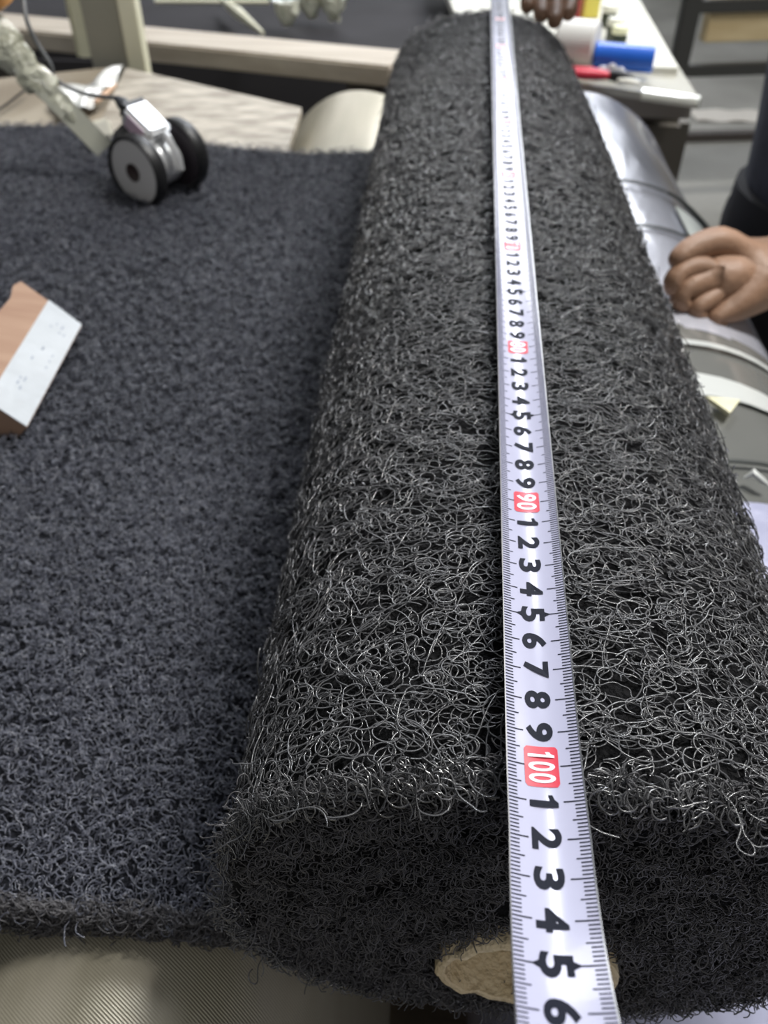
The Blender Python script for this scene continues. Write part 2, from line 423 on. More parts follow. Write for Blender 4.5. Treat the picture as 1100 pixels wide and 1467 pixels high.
# ================================================================= MAT ROLL
RC = (4.0, 26.5); RA, RB = 9.75, 7.35; F0, F1 = 10.85, 101.0
def nexp(a): return 2.6 - .55 * min(1, max(0, (a - 60) / 35))
def sect(q, u=1.0, n=2.6):
    """superellipse section; q=0 top, clockwise; returns (x, e)"""
    s, c = math.sin(q), math.cos(q)
    x = abs(s) ** (2 / n) * RA * (1 if s >= 0 else -1); e = -abs(c) ** (2 / n) * RB * (1 if c >= 0 else -1)
    k = min(1, (1 - u) / .58); cx = RC[0] + .1 * k; ce = RC[1] + 4.05 * k
    return cx + x * u, ce + e * u
def lump(q, a): return 1 + .006 * math.sin(3 * q + a * .05) + .004 * math.sin(5 * q - a * .13)
# arc-length table of the section
QS = np.linspace(0, 2 * math.pi, 721); XY = np.array([sect(q) for q in QS])
SL = np.concatenate([[0], np.cumsum(np.linalg.norm(np.diff(XY, axis=0), axis=1))])
mroll = root('mat_roll', 'thick roll of black plastic coil matting lying lengthwise under the measuring tape', 'mat roll', P(4, 55, 34.4))
mb = MB(); NQ = 120; NA = 60
def qn(i): return float(np.interp(SL[-1] * i / NQ, SL, QS))
for j in range(NA + 1):
    a = F0 + .45 + (F1 - F0 - .8) * j / NA
    for i in range(NQ):
        q = qn(i); x, e = sect(q, .965 * lump(q, a), nexp(a)); mb.v.append(tuple(P(x, a, e)))
for j in range(NA):
    for i in range(NQ): mb.f.append((j * NQ + i, j * NQ + (i + 1) % NQ, (j + 1) * NQ + (i + 1) % NQ, (j + 1) * NQ + i))
mb.n = len(mb.v)
def layer_dip(u): return .22 * math.cos(2 * math.pi * (1 - u) * 6.2) ** 8
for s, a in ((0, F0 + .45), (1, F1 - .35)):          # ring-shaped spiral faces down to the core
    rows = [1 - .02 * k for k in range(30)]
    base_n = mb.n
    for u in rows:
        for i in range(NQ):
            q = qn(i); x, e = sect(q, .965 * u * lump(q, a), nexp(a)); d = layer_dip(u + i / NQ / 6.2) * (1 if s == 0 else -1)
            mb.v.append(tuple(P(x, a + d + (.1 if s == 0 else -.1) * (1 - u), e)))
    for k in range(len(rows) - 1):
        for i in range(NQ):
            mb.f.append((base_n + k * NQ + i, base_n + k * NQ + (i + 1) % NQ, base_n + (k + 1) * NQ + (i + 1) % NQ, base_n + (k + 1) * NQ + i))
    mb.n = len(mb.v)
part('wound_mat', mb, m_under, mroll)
# surface strands
pr_roll = protos(44, 3, 30, .0008, 330, 90, -.0042, .0004, .0008, .00025, .007, 1.25)
pr_fine = protos(24, 4, 30, .0009, 420, 90, -.0040, .0005, .0008, .00033, .007, 1.15)
def roll_pts(n, a0, a1, q0=0, q1=2 * math.pi):
    P_, F_ = [], []
    s0, s1 = np.interp([q0, q1], QS, SL)
    for i in range(n):
        s = s0 + (s1 - s0) * ((.5 + i * .7548777) % 1) + rng.normal(0, .12); a = min(a1, max(a0, a0 + (a1 - a0) * ((.5 + i * .5698403) % 1) + rng.normal(0, .12)))
        sm = s % SL[-1]
        q = float(np.interp(sm, SL, QS)); x, e = sect(q, lump(q, a), nexp(a))
        xa, ea = sect(q - .01, 1, nexp(a)); xb, eb = sect(q + .01, 1, nexp(a))
        tx, te = xb - xa, eb - ea
        e += .12 if (abs(x - 3.6) < 1.6 and e < 26) else 0
        P_.append(tuple(P(x, a, e))); nor = (-te, 0, tx)   # world: tangent (tx,0,-te), normal outward (-te? )
        tan = (tx, 0, -te); nor = np.cross(np.array([0, 1.0, 0]), np.array(tan)) * -1
        c = np.array([x - RC[0], 0, -(e - RC[1])])
        if nor @ c < 0: nor = -nor
        F_.append(frame(tan, nor, rng.normal(0, .5) + (math.pi if rng.random() < .5 else 0)))
    return P_, F_
full = 2 * math.pi
Pt, Ft = roll_pts(3800, F0 + .9, 42, 0, full)
coil_obj('coil_strands', mroll, m_strand, pr_roll, np.array(Pt), Ft)
Pt, Ft = roll_pts(5600, 41, F1 - .3, 0, full)
coil_obj('coil_strands', mroll, m_strand, pr_fine, np.array(Pt), Ft)
# cut face strands
pr_face = protos(30, 4, 20, .0006, 520, 200, -.0036, .0008, .0009, .00021, .0045, 1.0, .0008)
pts = []; fr = []
while len(pts) < 4200:
    q = rng.uniform(0, full); u = math.sqrt(rng.uniform(.09, 1.0)); x, e = sect(q, u)
    if ((x - 4.15) / 3.4) ** 2 + ((e - 30.6) / 2.8) ** 2 < 1: continue
    lay = (1 - u + q / full / 6.2) * 6.2
    gap = math.cos(math.pi * lay) ** 2
    if gap > .93 and rng.random() < .75: continue
    rim = max(0, u - .93)
    a = F0 + .25 + .35 * gap ** 3 + rng.normal(0, .07) + rim * 2.2 + .12 * (abs(x - 4) / 8) ** 2
    pts.append(tuple(P(x, a, e)))
    fr.append(frame((1, 0, 0), (rng.normal(0, .35), -1, rng.normal(0, .35) + .1), rng.uniform(0, full)))
coil_obj('cut_end_strands', mroll, m_strand3, pr_face, np.array(pts), fr)
# brighter loops turning over the rim and ragged hairs at the bottom edge
pr_rim = protos(16, 2, 11, .0008, 330, 120, -.001, .0008, .0005, .00026, .003, 1.0, .0005)
pts = []; fr = []
for _ in range(520):
    s = rng.uniform(-13, 13) % SL[-1]; q = float(np.interp(s, SL, QS)); x, e = sect(q, .995)
    if abs(x - 3.2) < 1.5: continue
    pts.append(tuple(P(x, F0 + .22 + rng.uniform(-.05, .6) + .08 * (abs(x - 4) / 8) ** 2, e + .05)))
    c = np.array([x - RC[0], 0, -(e - RC[1])]); c /= np.linalg.norm(c)
    fr.append(frame((1, 0, 0), c + np.array([0, -.9, 0]), rng.uniform(0, full)))
for _ in range(900):
    q = rng.uniform(.5 * math.pi, 1.5 * math.pi); x, e = sect(q, rng.uniform(.97, 1.03))
    pts.append(tuple(P(x, F0 + rng.uniform(.1, .6), e))); fr.append(frame((1, 0, 0), (rng.normal(0, .5), -1, rng.normal(0, .5)), rng.uniform(0, full)))
coil_obj('rim_strands', mroll, m_strand, pr_rim, np.array(pts), fr)
# cardboard core
mb = MB(); NC = 64
def corep(i, k, a): 
    q = 2 * math.pi * i / NC; wv_ = 1 + .02 * math.sin(3 * q + 1)
    return P(4.15 + (3.1 - k) * math.sin(q) * wv_, a + .05 * math.sin(9 * q) + .04 * math.sin(17 * q + 1), 30.6 - (2.5 - k) * math.cos(q) * wv_)
for (k, a) in ((0, 95.5), (0, 10.95), (.08, 10.85), (.26, 10.85), (.32, 10.9), (.32, 95.5), (0, 95.5)):
    for i in range(NC): mb.v.append(tuple(corep(i, k, a)))
for j in range(6):
    for i in range(NC): mb.f.append((j * NC + i, j * NC + (i + 1) % NC, (j + 1) * NC + (i + 1) % NC, (j + 1) * NC + i))
mb.n = len(mb.v)
part('cardboard_core', mb, m_kraft, mroll, label='pale brown cardboard core tube in the end of the roll')

# ================================================================= MEASURING TAPE
tape = root('measuring_tape', 'long white steel tape measure with black numbers and red decades along the mat roll', 'tape measure', P(4, 55, 18.7))
TA = np.array([1.0, 3.5, 5.5, 6.45, 8.45, 10.2, 11.4, 14, 60, 98, 104, 112]); TE = np.array([14.4, 15.75, 16.95, 17.5, 18.13, 18.4, 18.52, 18.55, 18.55, 18.3, 18.2, 18.0])
HW = .925
def tape_pt(s, t, off):
    """s = centimetre mark, t = -1..1 across, off = cm above the surface"""
    a = 111.45 - s + (s - 100) * 0
    e = float(np.interp(a, TA, TE)); e2 = float(np.interp(a + .6, TA, TE)); e1_ = float(np.interp(a - .6, TA, TE)); e = (e + e1_ + e2) / 3
    x = 3.19 + (a - 11.45) * .0241 - .12 * max(0, (9.5 - a) / 4)
    return P(x + HW * t, a, e - .21 * t * t - off)
mb = MB(); NT = 12
ss = list(np.arange(-1, 96, 1.0)) + list(np.arange(96, 110.2, .25))
rows = []
for off in (0, -.03):
    for s in ss:
        for k in range(NT + 1): mb.v.append(tuple(tape_pt(s, -1 + 2 * k / NT, off)))
W = NT + 1; n0 = len(ss) * W
for h, b0 in ((0, 0), (1, n0)):
    for j in range(len(ss) - 1):
        for k in range(NT): 
            f = (b0 + j * W + k, b0 + j * W + k + 1, b0 + (j + 1) * W + k + 1, b0 + (j + 1) * W + k); mb.f.append(f)
for j in range(len(ss) - 1):
    for k in (0, NT):
        mb.f.append((j * W + k, (j + 1) * W + k, n0 + (j + 1) * W + k, n0 + j * W + k))
for j in (0, len(ss) - 1):
    for k in range(NT): mb.f.append((j * W + k, j * W + k + 1, n0 + j * W + k + 1, n0 + j * W + k))
mb.n = len(mb.v)
part('blade', mb, m_tape, tape)
# bare steel edges
for sgn in (-1, 1):
    mb = MB()
    for s in ss:
        for t, off in ((sgn * .965, .012), (sgn * 1.003, .012), (sgn * 1.003, -.035)): mb.v.append(tuple(tape_pt(s, t, off)))
    for j in range(len(ss) - 1):
        for k in range(2): mb.f.append((j * 3 + k, j * 3 + k + 1, (j + 1) * 3 + k + 1, (j + 1) * 3 + k))
    mb.n = len(mb.v); part('bare_edge', mb, m_steel, tape)
# graduation marks
mb = MB(); OFF = .012
def stroke(s, t0, t1, w):
    n = 3; vs = []
    for k in range(n + 1):
        t = t0 + (t1 - t0) * k / n; vs += [tape_pt(s - w / 2, t, OFF), tape_pt(s + w / 2, t, OFF)]
    mb.add(vs, [(2 * k, 2 * k + 1, 2 * k + 3, 2 * k + 2) for k in range(n)])
for i in range(0, 1095):
    s = i / 10.0
    if i % 10 == 0: l, r_, w_ = .46, .41, .032
    elif i % 5 == 0: l, r_, w_ = .35, .34, .030
    else: l, r_, w_ = .23, .24, .030
    if i == 0: continue
    stroke(s, -.96, -.96 + l * 1.0, w_); stroke(s, .96, .96 - r_ * 1.25 if i % 10 == 0 else .96 - r_, w_)
for s in range(5, 110, 10):
    for t0, t1 in ((-.52, -.40), (.44, .32)):
        mb.add([tape_pt(s, t0 - (.06 if t0 < 0 else -.06), OFF), tape_pt(s - .09, t1, OFF), tape_pt(s + .09, t1, OFF)], [(0, 1, 2)])
part('tick_marks', mb, m_ink, tape, False, kind='stuff')
# numerals (built-in font turned into flat mesh wrapped on the blade)
GL = {}
ONE = (np.array([(-.02, -.5), (.19, -.5), (.19, .5), (.04, .5), (-.06, .38), (-.22, .31), (-.22, .16), (-.02, .22)]), [(0, 1, 2, 7), (7, 2, 3, 4), (7, 4, 5, 6)])
def glyph(ch, bold):
    if ch == '1': return ONE
    key = (ch, bold)
    if key in GL: return GL[key]
    cu = bpy.data.curves.new('glyph', 'FONT'); cu.body = ch; cu.size = 1; cu.offset = bold; cu.resolution_u = 4; cu.fill_mode = 'FRONT'
    ob = bpy.data.objects.new('glyph', cu); C.objects.link(ob)
    dg = bpy.context.evaluated_depsgraph_get(); dg.update(); me = bpy.data.meshes.new_from_object(ob.evaluated_get(dg))
    vs = np.array([v.co[:2] for v in me.vertices]); fs = [tuple(p.vertices) for p in me.polygons]
    bpy.data.objects.remove(ob); bpy.data.curves.remove(cu); bpy.data.meshes.remove(me)
    lo, hi = vs.min(0), vs.max(0); vs = (vs - (lo + hi) / 2) / (hi[1] - lo[1])      # unit height
    GL[key] = (vs, fs); return GL[key]
digits = MB(); reds = []
def put(mb, ch, s, wid, hei, off, bold=.035):
    vs, fs = glyph(ch, bold); w0 = vs[:, 0].max() - vs[:, 0].min()
    kx = wid / w0
    mb.add([tape_pt(s + v[0] * kx, -.05 + v[1] * hei / HW, off) for v in vs], fs)
for n in range(1, 109):
    if n % 10:
        put(digits, str(n % 10), n + (.0), .34 if n % 10 == 1 else .56, .68, OFF + .006)
    else:
        st = str(n); k = len(st); wtot = {2: 1.02, 3: 1.16}[k] if k > 1 else .6
        red = MB(); hw, hh, r_ = wtot / 2, .42, .09      # rounded red panel that follows the blade's curve
        def rf(u, v):
            q = (v - .5) * 2 * hh; cut = max(0, abs(q) - (hh - r_)); w_ = hw - (r_ - math.sqrt(max(0, r_ * r_ - cut * cut)))
            return tape_pt(n + .02 + (u - .5) * 2 * w_, -.05 + q / HW, OFF)
        red.v = []; red.grid(rf, 2, 14)
        if k > 1 or n == 10: reds.append(part('red_panel', red, m_red, tape, False))
        else: continue
        dig = MB()
        each = (wtot - .16) / k
        for j, ch in enumerate(st):
            put(dig, ch, n + .02 + (j - (k - 1) / 2) * each, each * (.5 if ch == '1' else .82), .66, OFF + .012, .02)
        part('decade_number', dig, m_white_ink, reds[-1], False)
part('numerals', digits, m_ink, tape, False, kind='stuff')
mb = MB(); 
for (t, a, e, sz) in ((0, 112.6, 18.6, (.019, .002, .018)),): mb.box(P(5.6, a, e), sz)
part('end_hook', mb, m_steel, tape, False)

# ================================================================= CARTON on the mat
m_card = mat('brown_card', (.33, .20, .135), .75, col2=(.40, .26, .18), scale=14, stretch=(1, 6, 1))
m_wlab = mat('white_label', (.44, .47, .50), .45, col2=(.52, .55, .58), scale=7, bump=.25, bscale=30)
m_smudge = mat('grey_print', (.28, .32, .40), .5)
def E(p): return P(*p)
AL_ = 46
c0 = Vector(E(at_e(68, 430, 29.6)))                    # top corner of the fold edge
v_end = Vector(E(at_e(-15, 563, 29.6)))
vdir = (v_end - c0).normalized(); vdir.z = 0; vdir.normalize()
hdir = vdir.cross(Vector((0, 0, 1))); hdir.normalize()
if hdir.x < 0: hdir = -hdir
al = math.radians(AL_)
udir = hdir * math.cos(al) - Vector((0, 0, 1)) * math.sin(al)
wdir = -hdir * math.sin(al) - Vector((0, 0, 1)) * math.cos(al)
UL, VL, WL = .029, .130, .030
carton = root('small_carton', 'small brown cardboard carton with a white printed label tilted on the flat mat', 'carton', c0 + udir * UL)
def slab(o_, a_, b_, n_, th):
    vs = [o_, o_ + a_, o_ + a_ + b_, o_ + b_]; vs += [q + n_ * th for q in vs]
    return MB().add(vs, [(0, 1, 2, 3), (7, 6, 5, 4), (0, 4, 5, 1), (1, 5, 6, 2), (2, 6, 7, 3), (3, 7, 4, 0)])
bmx = MB(); N_ = udir.cross(vdir)
vs = [c0, c0 + udir * UL, c0 + udir * UL + wdir * WL, c0 + wdir * WL]; vs += [q + vdir * VL for q in vs]
bmx.add(vs, [(0, 1, 2, 3), (7, 6, 5, 4), (0, 4, 5, 1), (1, 5, 6, 2), (2, 6, 7, 3), (3, 7, 4, 0)])
part('box_body', bmx, m_card, carton, False)
outn = -wdir
lab = slab(c0 + udir * .0005 + vdir * .0 + outn * .0002, udir * (UL - .001), vdir * VL, outn, .0007)
lo_ = part('white_label', lab, m_wlab, carton, False, label='white printed label side')
wf = (-hdir * .75 - vdir * .55 + Vector((0, 0, 1)) * .1).normalized(); fl = .034; th = Vector((0, 0, -.0012)); flap = MB()
fp = [c0, c0 + wf * fl * .95 - vdir * .004, c0 + wf * fl * 1.08 + vdir * .006, c0 + wf * fl * .93 + vdir * .022, c0 + wf * fl * 1.0 + vdir * .05, c0 + wf * fl * .96 + vdir * VL, c0 + vdir * VL]
flap.add(fp + [q + th for q in fp], [tuple(range(7)), tuple(range(13, 6, -1))] + [(k, (k + 1) % 7, (k + 1) % 7 + 7, k + 7) for k in range(7)])
part('flap', flap, m_card, carton, False)
sm = MB()
for k in range(18):
    vv = rng.choice([.14, .2, .4, .46, .52, .7, .76]) * VL + rng.uniform(-.002, .002); uu = rng.choice([.35, .45, .6, .72]) * UL; ln = rng.uniform(.003, .008)
    q = c0 + udir * uu + vdir * vv + outn * .0011
    sm.add([q, q + vdir * ln * .5 , q + vdir * ln * .5 + udir * .0011, q + udir * .0011], [(0, 1, 2, 3)])
part('print', sm, m_smudge, carton, False, kind='stuff', label='small illegible grey print')

# ================================================================= MEASURING WHEEL COUNTER
m_black = mat('black_rubber', (.012, .012, .013), .45)
m_disc = mat('grey_disc', (.68, .66, .64), .5, col2=(.75, .73, .71), scale=10)
m_hub = mat('brown_hub', (.05, .032, .028), .5)
m_cast = mat('cast_metal', (.66, .67, .68), .3, .5, col2=(.78, .78, .78), scale=30)
m_cream_plast = mat('cream_label', (.78, .76, .66), .4, col2=(.86, .84, .76), scale=20)
wz = 33.1
g0 = at_e(207, 294, wz); g1 = at_e(262, 246, wz)
WR = .034
c_near = P(*g0) + Vector((0, 0, WR)); c_far = P(*g1) + Vector((0, 0, WR))
ax = Vector((.50, .86, 0)).normalized(); c_far = c_near + ax * .058
wheel = root('length_counter', 'twin black-rimmed measuring wheel counter standing on the flat mat', 'length counter', c_near - Vector((0, 0, WR)) + ax * .028)
def wheel_parts(c, d, lab):
    w_ = part('rubber_rim', MB().lathe(c, ax, [(.030, -.006), (.0325, -.0075), (WR, -.005), (WR, .005), (.0325, .0075), (.030, .006), (.030, -.006)], 48), m_black, wheel, label=lab)
    m_ = m_disc if d < 0 else mat('dark_disc', (.035, .028, .035), .5)
    part('disc', MB().lathe(c, ax, [(.008, -.0062), (.022, -.0062), (.0305, -.005), (.0305, .005), (.022, .0062), (.008, .0062)], 48), m_, w_)
    part('hub', MB().lathe(c, ax, [(.0001, -.0045), (.004, -.0045), (.0085, -.0072), (.0085, .0072), (.004, .0045), (.0001, .0045)], 32), m_hub, w_)
wheel_parts(c_near, -1, 'near wheel with pale grey face'); wheel_parts(c_far, 1, 'far wheel with dark face')
part('axle', MB().tube([c_near, c_far], .004, 12), m_steel, wheel)
perp = Vector((-ax.y, ax.x, 0)); mid = (c_near + c_far) / 2
# gear housing between the wheels, bracket and counter
tilt = Matrix.Rotation(math.radians(0), 3, 'Z')
F3 = Matrix((ax, perp, Vector((0, 0, 1)))).transposed()
part('gear_housing', MB().lathe(mid - ax * .014, ax, [(.0001, 0), (.019, 0), (.021, .003), (.021, .024), (.019, .028), (.0001, .028)], 32), m_cast, wheel)
sl = F3 @ Matrix.Rotation(math.radians(32), 3, 'X')
cc = mid + perp * .004 + Vector((0, 0, .034)) + perp * .006
cnt = part('counter_box', MB().box(cc, (.030, .038, .020), sl, cut=.003), m_cast, wheel, label='white metal counter box')
part('counter_label', MB().box(cc + sl @ Vector((-.0155, .0, .0)), (.0012, .022, .013), sl), mat('pink_label', (.62, .47, .58), .4), cnt)
part('black_panel', MB().box(cc + sl @ Vector((.0, .0195, .003)), (.026, .005, .014), sl), m_black, cnt)
part('bracket', MB().tube([cc + sl @ Vector((.004, -.018, .004)), mid - perp * .018 + Vector((0, 0, .026)), mid - perp * .026 + Vector((0, 0, .012)), mid - perp * .030 - Vector((0, 0, .002))], [.004, .004, .0035, .003], 8), m_cast, wheel)
plugp = cc + perp * .028 + Vector((0, 0, .014))
part('plug', MB().tube([cc + perp * .019 + Vector((0, 0, .008)), plugp, plugp + perp * .008 + Vector((0, 0, .004))], [.0055, .0065, .003], 12), mat('grey_plug', (.06, .065, .075), .5), wheel)
# motor-like white block with markings, at the foot of the arm
bk = Vector(E(at_z(147, 186, (c_near - Vector((0, 0, CAMH))).length * 100 * .985)))
armtop = Vector(E(at_z(-28, 30, 78))); armfoot = Vector(E(at_z(150, 214, 83.5)))
ad = (armtop - armfoot).normalized()
side = ad.cross(fwd).normalized()
F4 = Matrix((side, ad, side.cross(ad))).transposed()
arm = root('counter_arm', 'plastic-wrapped metal arm reaching down left to the twin measuring wheel', 'arm', armfoot)
m_armm = mat('dull_cream_metal', (.40, .40, .33), .5, .2, col2=(.30, .31, .28), scale=20)
def armf(u, v):
    p = armfoot + (armtop - armfoot) * v
    return p + side * (u - .5) * .020
mb = MB(); mb.grid(armf, 2, 20, thick=F4 @ Vector((0, 0, .006))); part('arm_bar', mb, m_armm, arm, False)
m_cling = mat('crumpled_clear_plastic', (.58, .58, .45), .16, col2=(.86, .86, .72), scale=35, bump=1, bscale=70, coat=.6, trans=.35)
mb = MB(); prs_ = []
for k in range(29):
    v = k / 28; p = armfoot + (armtop - armfoot) * (v * 1.02 + .03) + F4 @ Vector((0.002 * math.sin(k * 1.3), 0, .003))
    prs_.append(p)
rad = [.004 + .017 * v_ + .0014 * math.sin(k * 2.1) + .0014 * math.sin(k * .9 + 1) for k, v_ in enumerate(np.linspace(0, 1, 29))]
mb.tube(prs_, rad, 14, True, .38, upv=tuple(side.cross(ad)))
mb.v = [tuple(Vector(v) + Vector(rng.normal(0, .0007, 3))) for v in mb.v]
part('plastic_wrap', mb, m_cling, arm, label='crumpled clear plastic wrap')
part('terminal_block', MB().box(bk, (.020, .020, .014), F4 @ Matrix.Rotation(.5, 3, 'Z'), cut=.003), m_cream_plast, arm, label='small white printed block')
part('clamp', MB().box((bk + mid) / 2 + Vector((0, 0, .004)), (.014, .030, .018), F4), m_black, arm)
# cable
cpts = [plugp + perp * .008 + Vector((0, 0, .004))]
for (px, py, z) in ((128, 136, 84), (100, 126, 84), (78, 112, 83), (72, 92, 82), (52, 60, 81), (38, 28, 80), (33, -10, 80), (30, -60, 80)):
    cpts.append(Vector(E(at_z(px, py, z))))
def smooth_path(pts, k=6):
    out = []
    for i in range(len(pts) - 1):
        p0, p1, p2, p3 = pts[max(i - 1, 0)], pts[i], pts[i + 1], pts[min(i + 2, len(pts) - 1)]
        for j in range(k):
            t = j / k; out.append(.5 * ((2 * p1) + (p2 - p0) * t + (2 * p0 - 5 * p1 + 4 * p2 - p3) * t * t + (3 * p1 - p0 - 3 * p2 + p3) * t ** 3))
    out.append(pts[-1]); return out
o = part('signal_cable', MB().tube(smooth_path(cpts), .0021, 8), mat('grey_cable', (.13, .135, .14), .45), None, base=cpts[0])
tag(o, 'thin grey cable curving up left from the measuring wheel', 'cable')

# ================================================================= BACK LEFT: board, film, beam, post
m_board = mat('worn_board', (.26, .225, .18), .6, col2=(.52, .475, .40), scale=14, stretch=(1.5, 3.5, 1.5), bump=.2, bscale=12, lo=.36, hi=.64)
m_beam = mat('pale_beam', (.42, .36, .29), .6, col2=(.56, .50, .42), scale=4, stretch=(1, 8, 8), bump=.15, bscale=20)
m_cream = mat('cream_paint', (.72, .70, .52), .45, col2=(.80, .78, .62), scale=8)
m_dullg = mat('dull_grey_paint', (.36, .36, .31), .6, col2=(.44, .43, .37), scale=4, bump=.1)
def quad_slab(corners, th, n=8):
    a, b_, c, d = [Vector(E(q)) for q in corners]
    def f(u, v): 
        return (a * (1 - u) + b_ * u) * (1 - v) + (d * (1 - u) + c * u) * v
    return MB().grid(f, n, n, thick=(0, 0, -th))
# machine table on the left under mat and boards
mt = root('machine_table', 'low grey machine table supporting the far left of the flat mat', 'table', P(-60, 70, 130))
part('table_top', MB().box(P(-60.5, 61, 36.6), (.65, .98, .02)), m_dullg, mt, False)
for (x, a) in ((-88, 16), (-32, 16), (-88, 106), (-32, 106)): part('leg', MB().box(P(x, a, 83.5), (.05, .05, .93)), m_dullg, mt, False)
e = 34.0
cs = [at_e(180, 97, e), at_e(432, 154, e), at_e(405, 235, e), at_e(120, 225, e)]
bd = part('worn_board', quad_slab(cs, .010), m_board, None, False, base=E(cs[2]))
tag(bd, 'worn pale grey-brown board lying behind the flat mat by the measuring wheel', 'board')
cs = [at_e(-60, 118, 35.1), at_e(170, 95, 35.1), at_e(150, 240, 35.1), at_e(-60, 240, 35.1)]
bd = part('brown_board', quad_slab(cs, .0045), mat('dark_board', (.30, .25, .19), .6, col2=(.42, .37, .29), scale=5), None, False, base=E(cs[2]))
tag(bd, 'duller brown board half hidden behind the plastic-wrapped arm', 'board')
cb = [P(*at_e(86, 150, 34.4)), P(*at_e(105, 124, 34.0)), P(*at_e(150, 112, 33.7)), P(*at_e(195, 100, 33.2))]
fm = MB()
cs = [at_e(75, 135, 33.6), at_e(178, 96, 33.3), at_e(140, 135, 32.8), at_e(95, 172, 33.5)]
A_, B_, C_, D_ = [Vector(E(q)) for q in cs]
def ff(u, v):
    p = (A_ * (1 - u) + B_ * u) * (1 - v) + (D_ * (1 - u) + C_ * u) * v
    return p + Vector((0, 0, .006 * math.sin(u * 9 + v * 4) + .004 * math.sin(v * 11)))
fm.grid(ff, 20, 12)
o = part('plastic_film', fm, mat('white_film', (.66, .67, .64), .2, col2=(.80, .80, .78), scale=12, coat=.6), None, base=E(cs[3]))
tag(o, 'crumpled white plastic film lying across the brown board', 'plastic film')
fm = MB().tube([Vector(E(at_e(137, 146, 33.4))), Vector(E(at_e(150, 135, 33.2))), Vector(E(at_e(166, 121, 33.1)))], [.003, .004, .002], 8)
o = part('wood_strip', fm, mat('orange_wood', (.60, .40, .27), .5), None, base=E(at_e(137, 146, 33.4))); tag(o, 'short orange-brown wood strip on the board beside the white film', 'wood strip')
# thin dark wire at far left
o = part('wire', MB().tube([Vector(E(at_e(-20, 170, 34.2))), Vector(E(at_e(12, 148, 34.0))), Vector(E(at_e(42, 124, 33.6)))], .0017, 6), m_black, None, base=E(at_e(-20, 170, 34.2)))
tag(o, 'thin black wire crossing the brown board at the far left edge', 'wire')
# wooden beam
eb = 40.0
p0 = Vector(E(at_e(-60, 22, eb))); p1 = Vector(E(at_e(575, 83, eb))); bd_ = (p1 - p0); L_ = bd_.length; bx_ = bd_.normalized(); by_ = Vector((-bx_.y, bx_.x, 0))
Rb = Matrix((bx_, by_, Vector((0, 0, 1)))).transposed()
beam = part('wooden_beam', MB().box((p0 + p1) / 2 - Vector((0, 0, .018)), (L_, .115, .035), Rb, cut=.004), m_beam, None, False, base=(p0 + p1) / 2)
tag(beam, 'long pale wooden crossbar behind the board, running left from the mat roll', 'wooden bar')
for t in (.08, .93):
    q = p0 + bd_ * t; q = Vector((q.x, q.y, 0)); h_ = p0.z - .036
    o = part('trestle_post', MB().box((q.x, q.y, h_ / 2), (.06, .05, h_), Rb), mat('dark_wood', (.06, .05, .04), .7), None, False, base=q)
    tag(o, 'dark square post under the left end of the wooden crossbar' if t < .5 else 'dark square post under the right end of the wooden crossbar', 'post')
# machine cabinet (dark) behind the beam
m_dark = mat('dark_machine', (.03, .029, .031), .8, col2=(.042, .040, .044), scale=4, spec=.15)
mc = root('dark_machine', 'large dark machine body behind the wooden crossbar', 'machine', (-.85, 2.7, 0))
part('housing', MB().box((-.90, 2.75, .40), (1.9, 1.3, .80), cut=.02), m_dark, mc, False)
part('lower_panel', MB().box((-.90, 2.06, .30), (1.7, .05, .5), cut=.01), mat('dusty_brown', (.10, .085, .07), .6, col2=(.17, .15, .13), scale=5), mc, False)
q0 = Vector(E(at_e(222, 2, 46))); q1 = Vector(E(at_e(385, 3, 46)))
part('cream_rail', MB().tube([q0, q1], .006, 8), m_cream, mc)
part('cream_lever', MB().tube([Vector(E(at_e(318, 0, 46))), Vector(E(at_e(340, 18, 45))), Vector(E(at_e(376, 47, 43)))], [.007, .014, .004], 8), m_cream, mc)
for (px, py, s_) in ((412, 22, .05), (445, 12, .045), (478, 15, .04)):
    g = Vector(E(at_e(px, py, 46))); mb = MB()
    mb.lathe(g - Vector((0, 0, .02)), (0, 0, 1), [(.0001, 0), (.010, 0), (.013, .01), (.03, .03), (.033, .05), (.028, .052), (.0001, .05)], 16)
    mb.v = [tuple(Vector(v) + Vector(rng.normal(0, .003, 3))) for v in mb.v]
    o = part('plastic_bag', mb, m_cling, None, base=g)
    tag(o, {412: 'leftmost of the crumpled clear plastic pieces on the dark machine', 445: 'middle crumpled clear plastic piece on the dark machine', 478: 'rightmost of the crumpled clear plastic pieces on the dark machine'}[px], 'plastic bag')
# steel post with flange and angle
ba = at_e(190, 100, 36.0); pb = Vector(E(ba)); pb.z = 0
post = root('steel_post', 'upright cream and grey steel machine post behind the boards', 'post', pb)
post_w = .10
part('web', MB().box(pb + Vector((-.030, .02, 1.0)), (.065, .05, 2.0), rotz(.12)), m_dullg, post, False)
part('flange', MB().box(pb + Vector((.014, -.005, 1.0)), (.026, .04, 2.0), rotz(.12)), m_cream, post, False)
aa = Vector(E(at_e(127, 82, 36.0)))
ang = MB().box(aa + Vector((0.004, 0, .45)), (.030, .006, .90), rotz(.1)); ang.box(aa + Vector((-.018, .018, .45)), (.006, .035, .90), rotz(.1))
part('angle_iron', ang, m_cream, post, False)

# hint of an orange object at the top left corner: rounded cap of the arm's upper housing
oc = Vector(E(at_z(-8, -8, 78)))
part('orange_cap', MB().lathe(oc + Vector((-.01, 0, .0)), (.2, -.3, 1), [(.0001, -.008), (.018, -.008), (.026, .0), (.026, .03), (.018, .036), (.0001, .038)], 24), mat('orange_plastic', (.75, .36, .12), .4), arm)

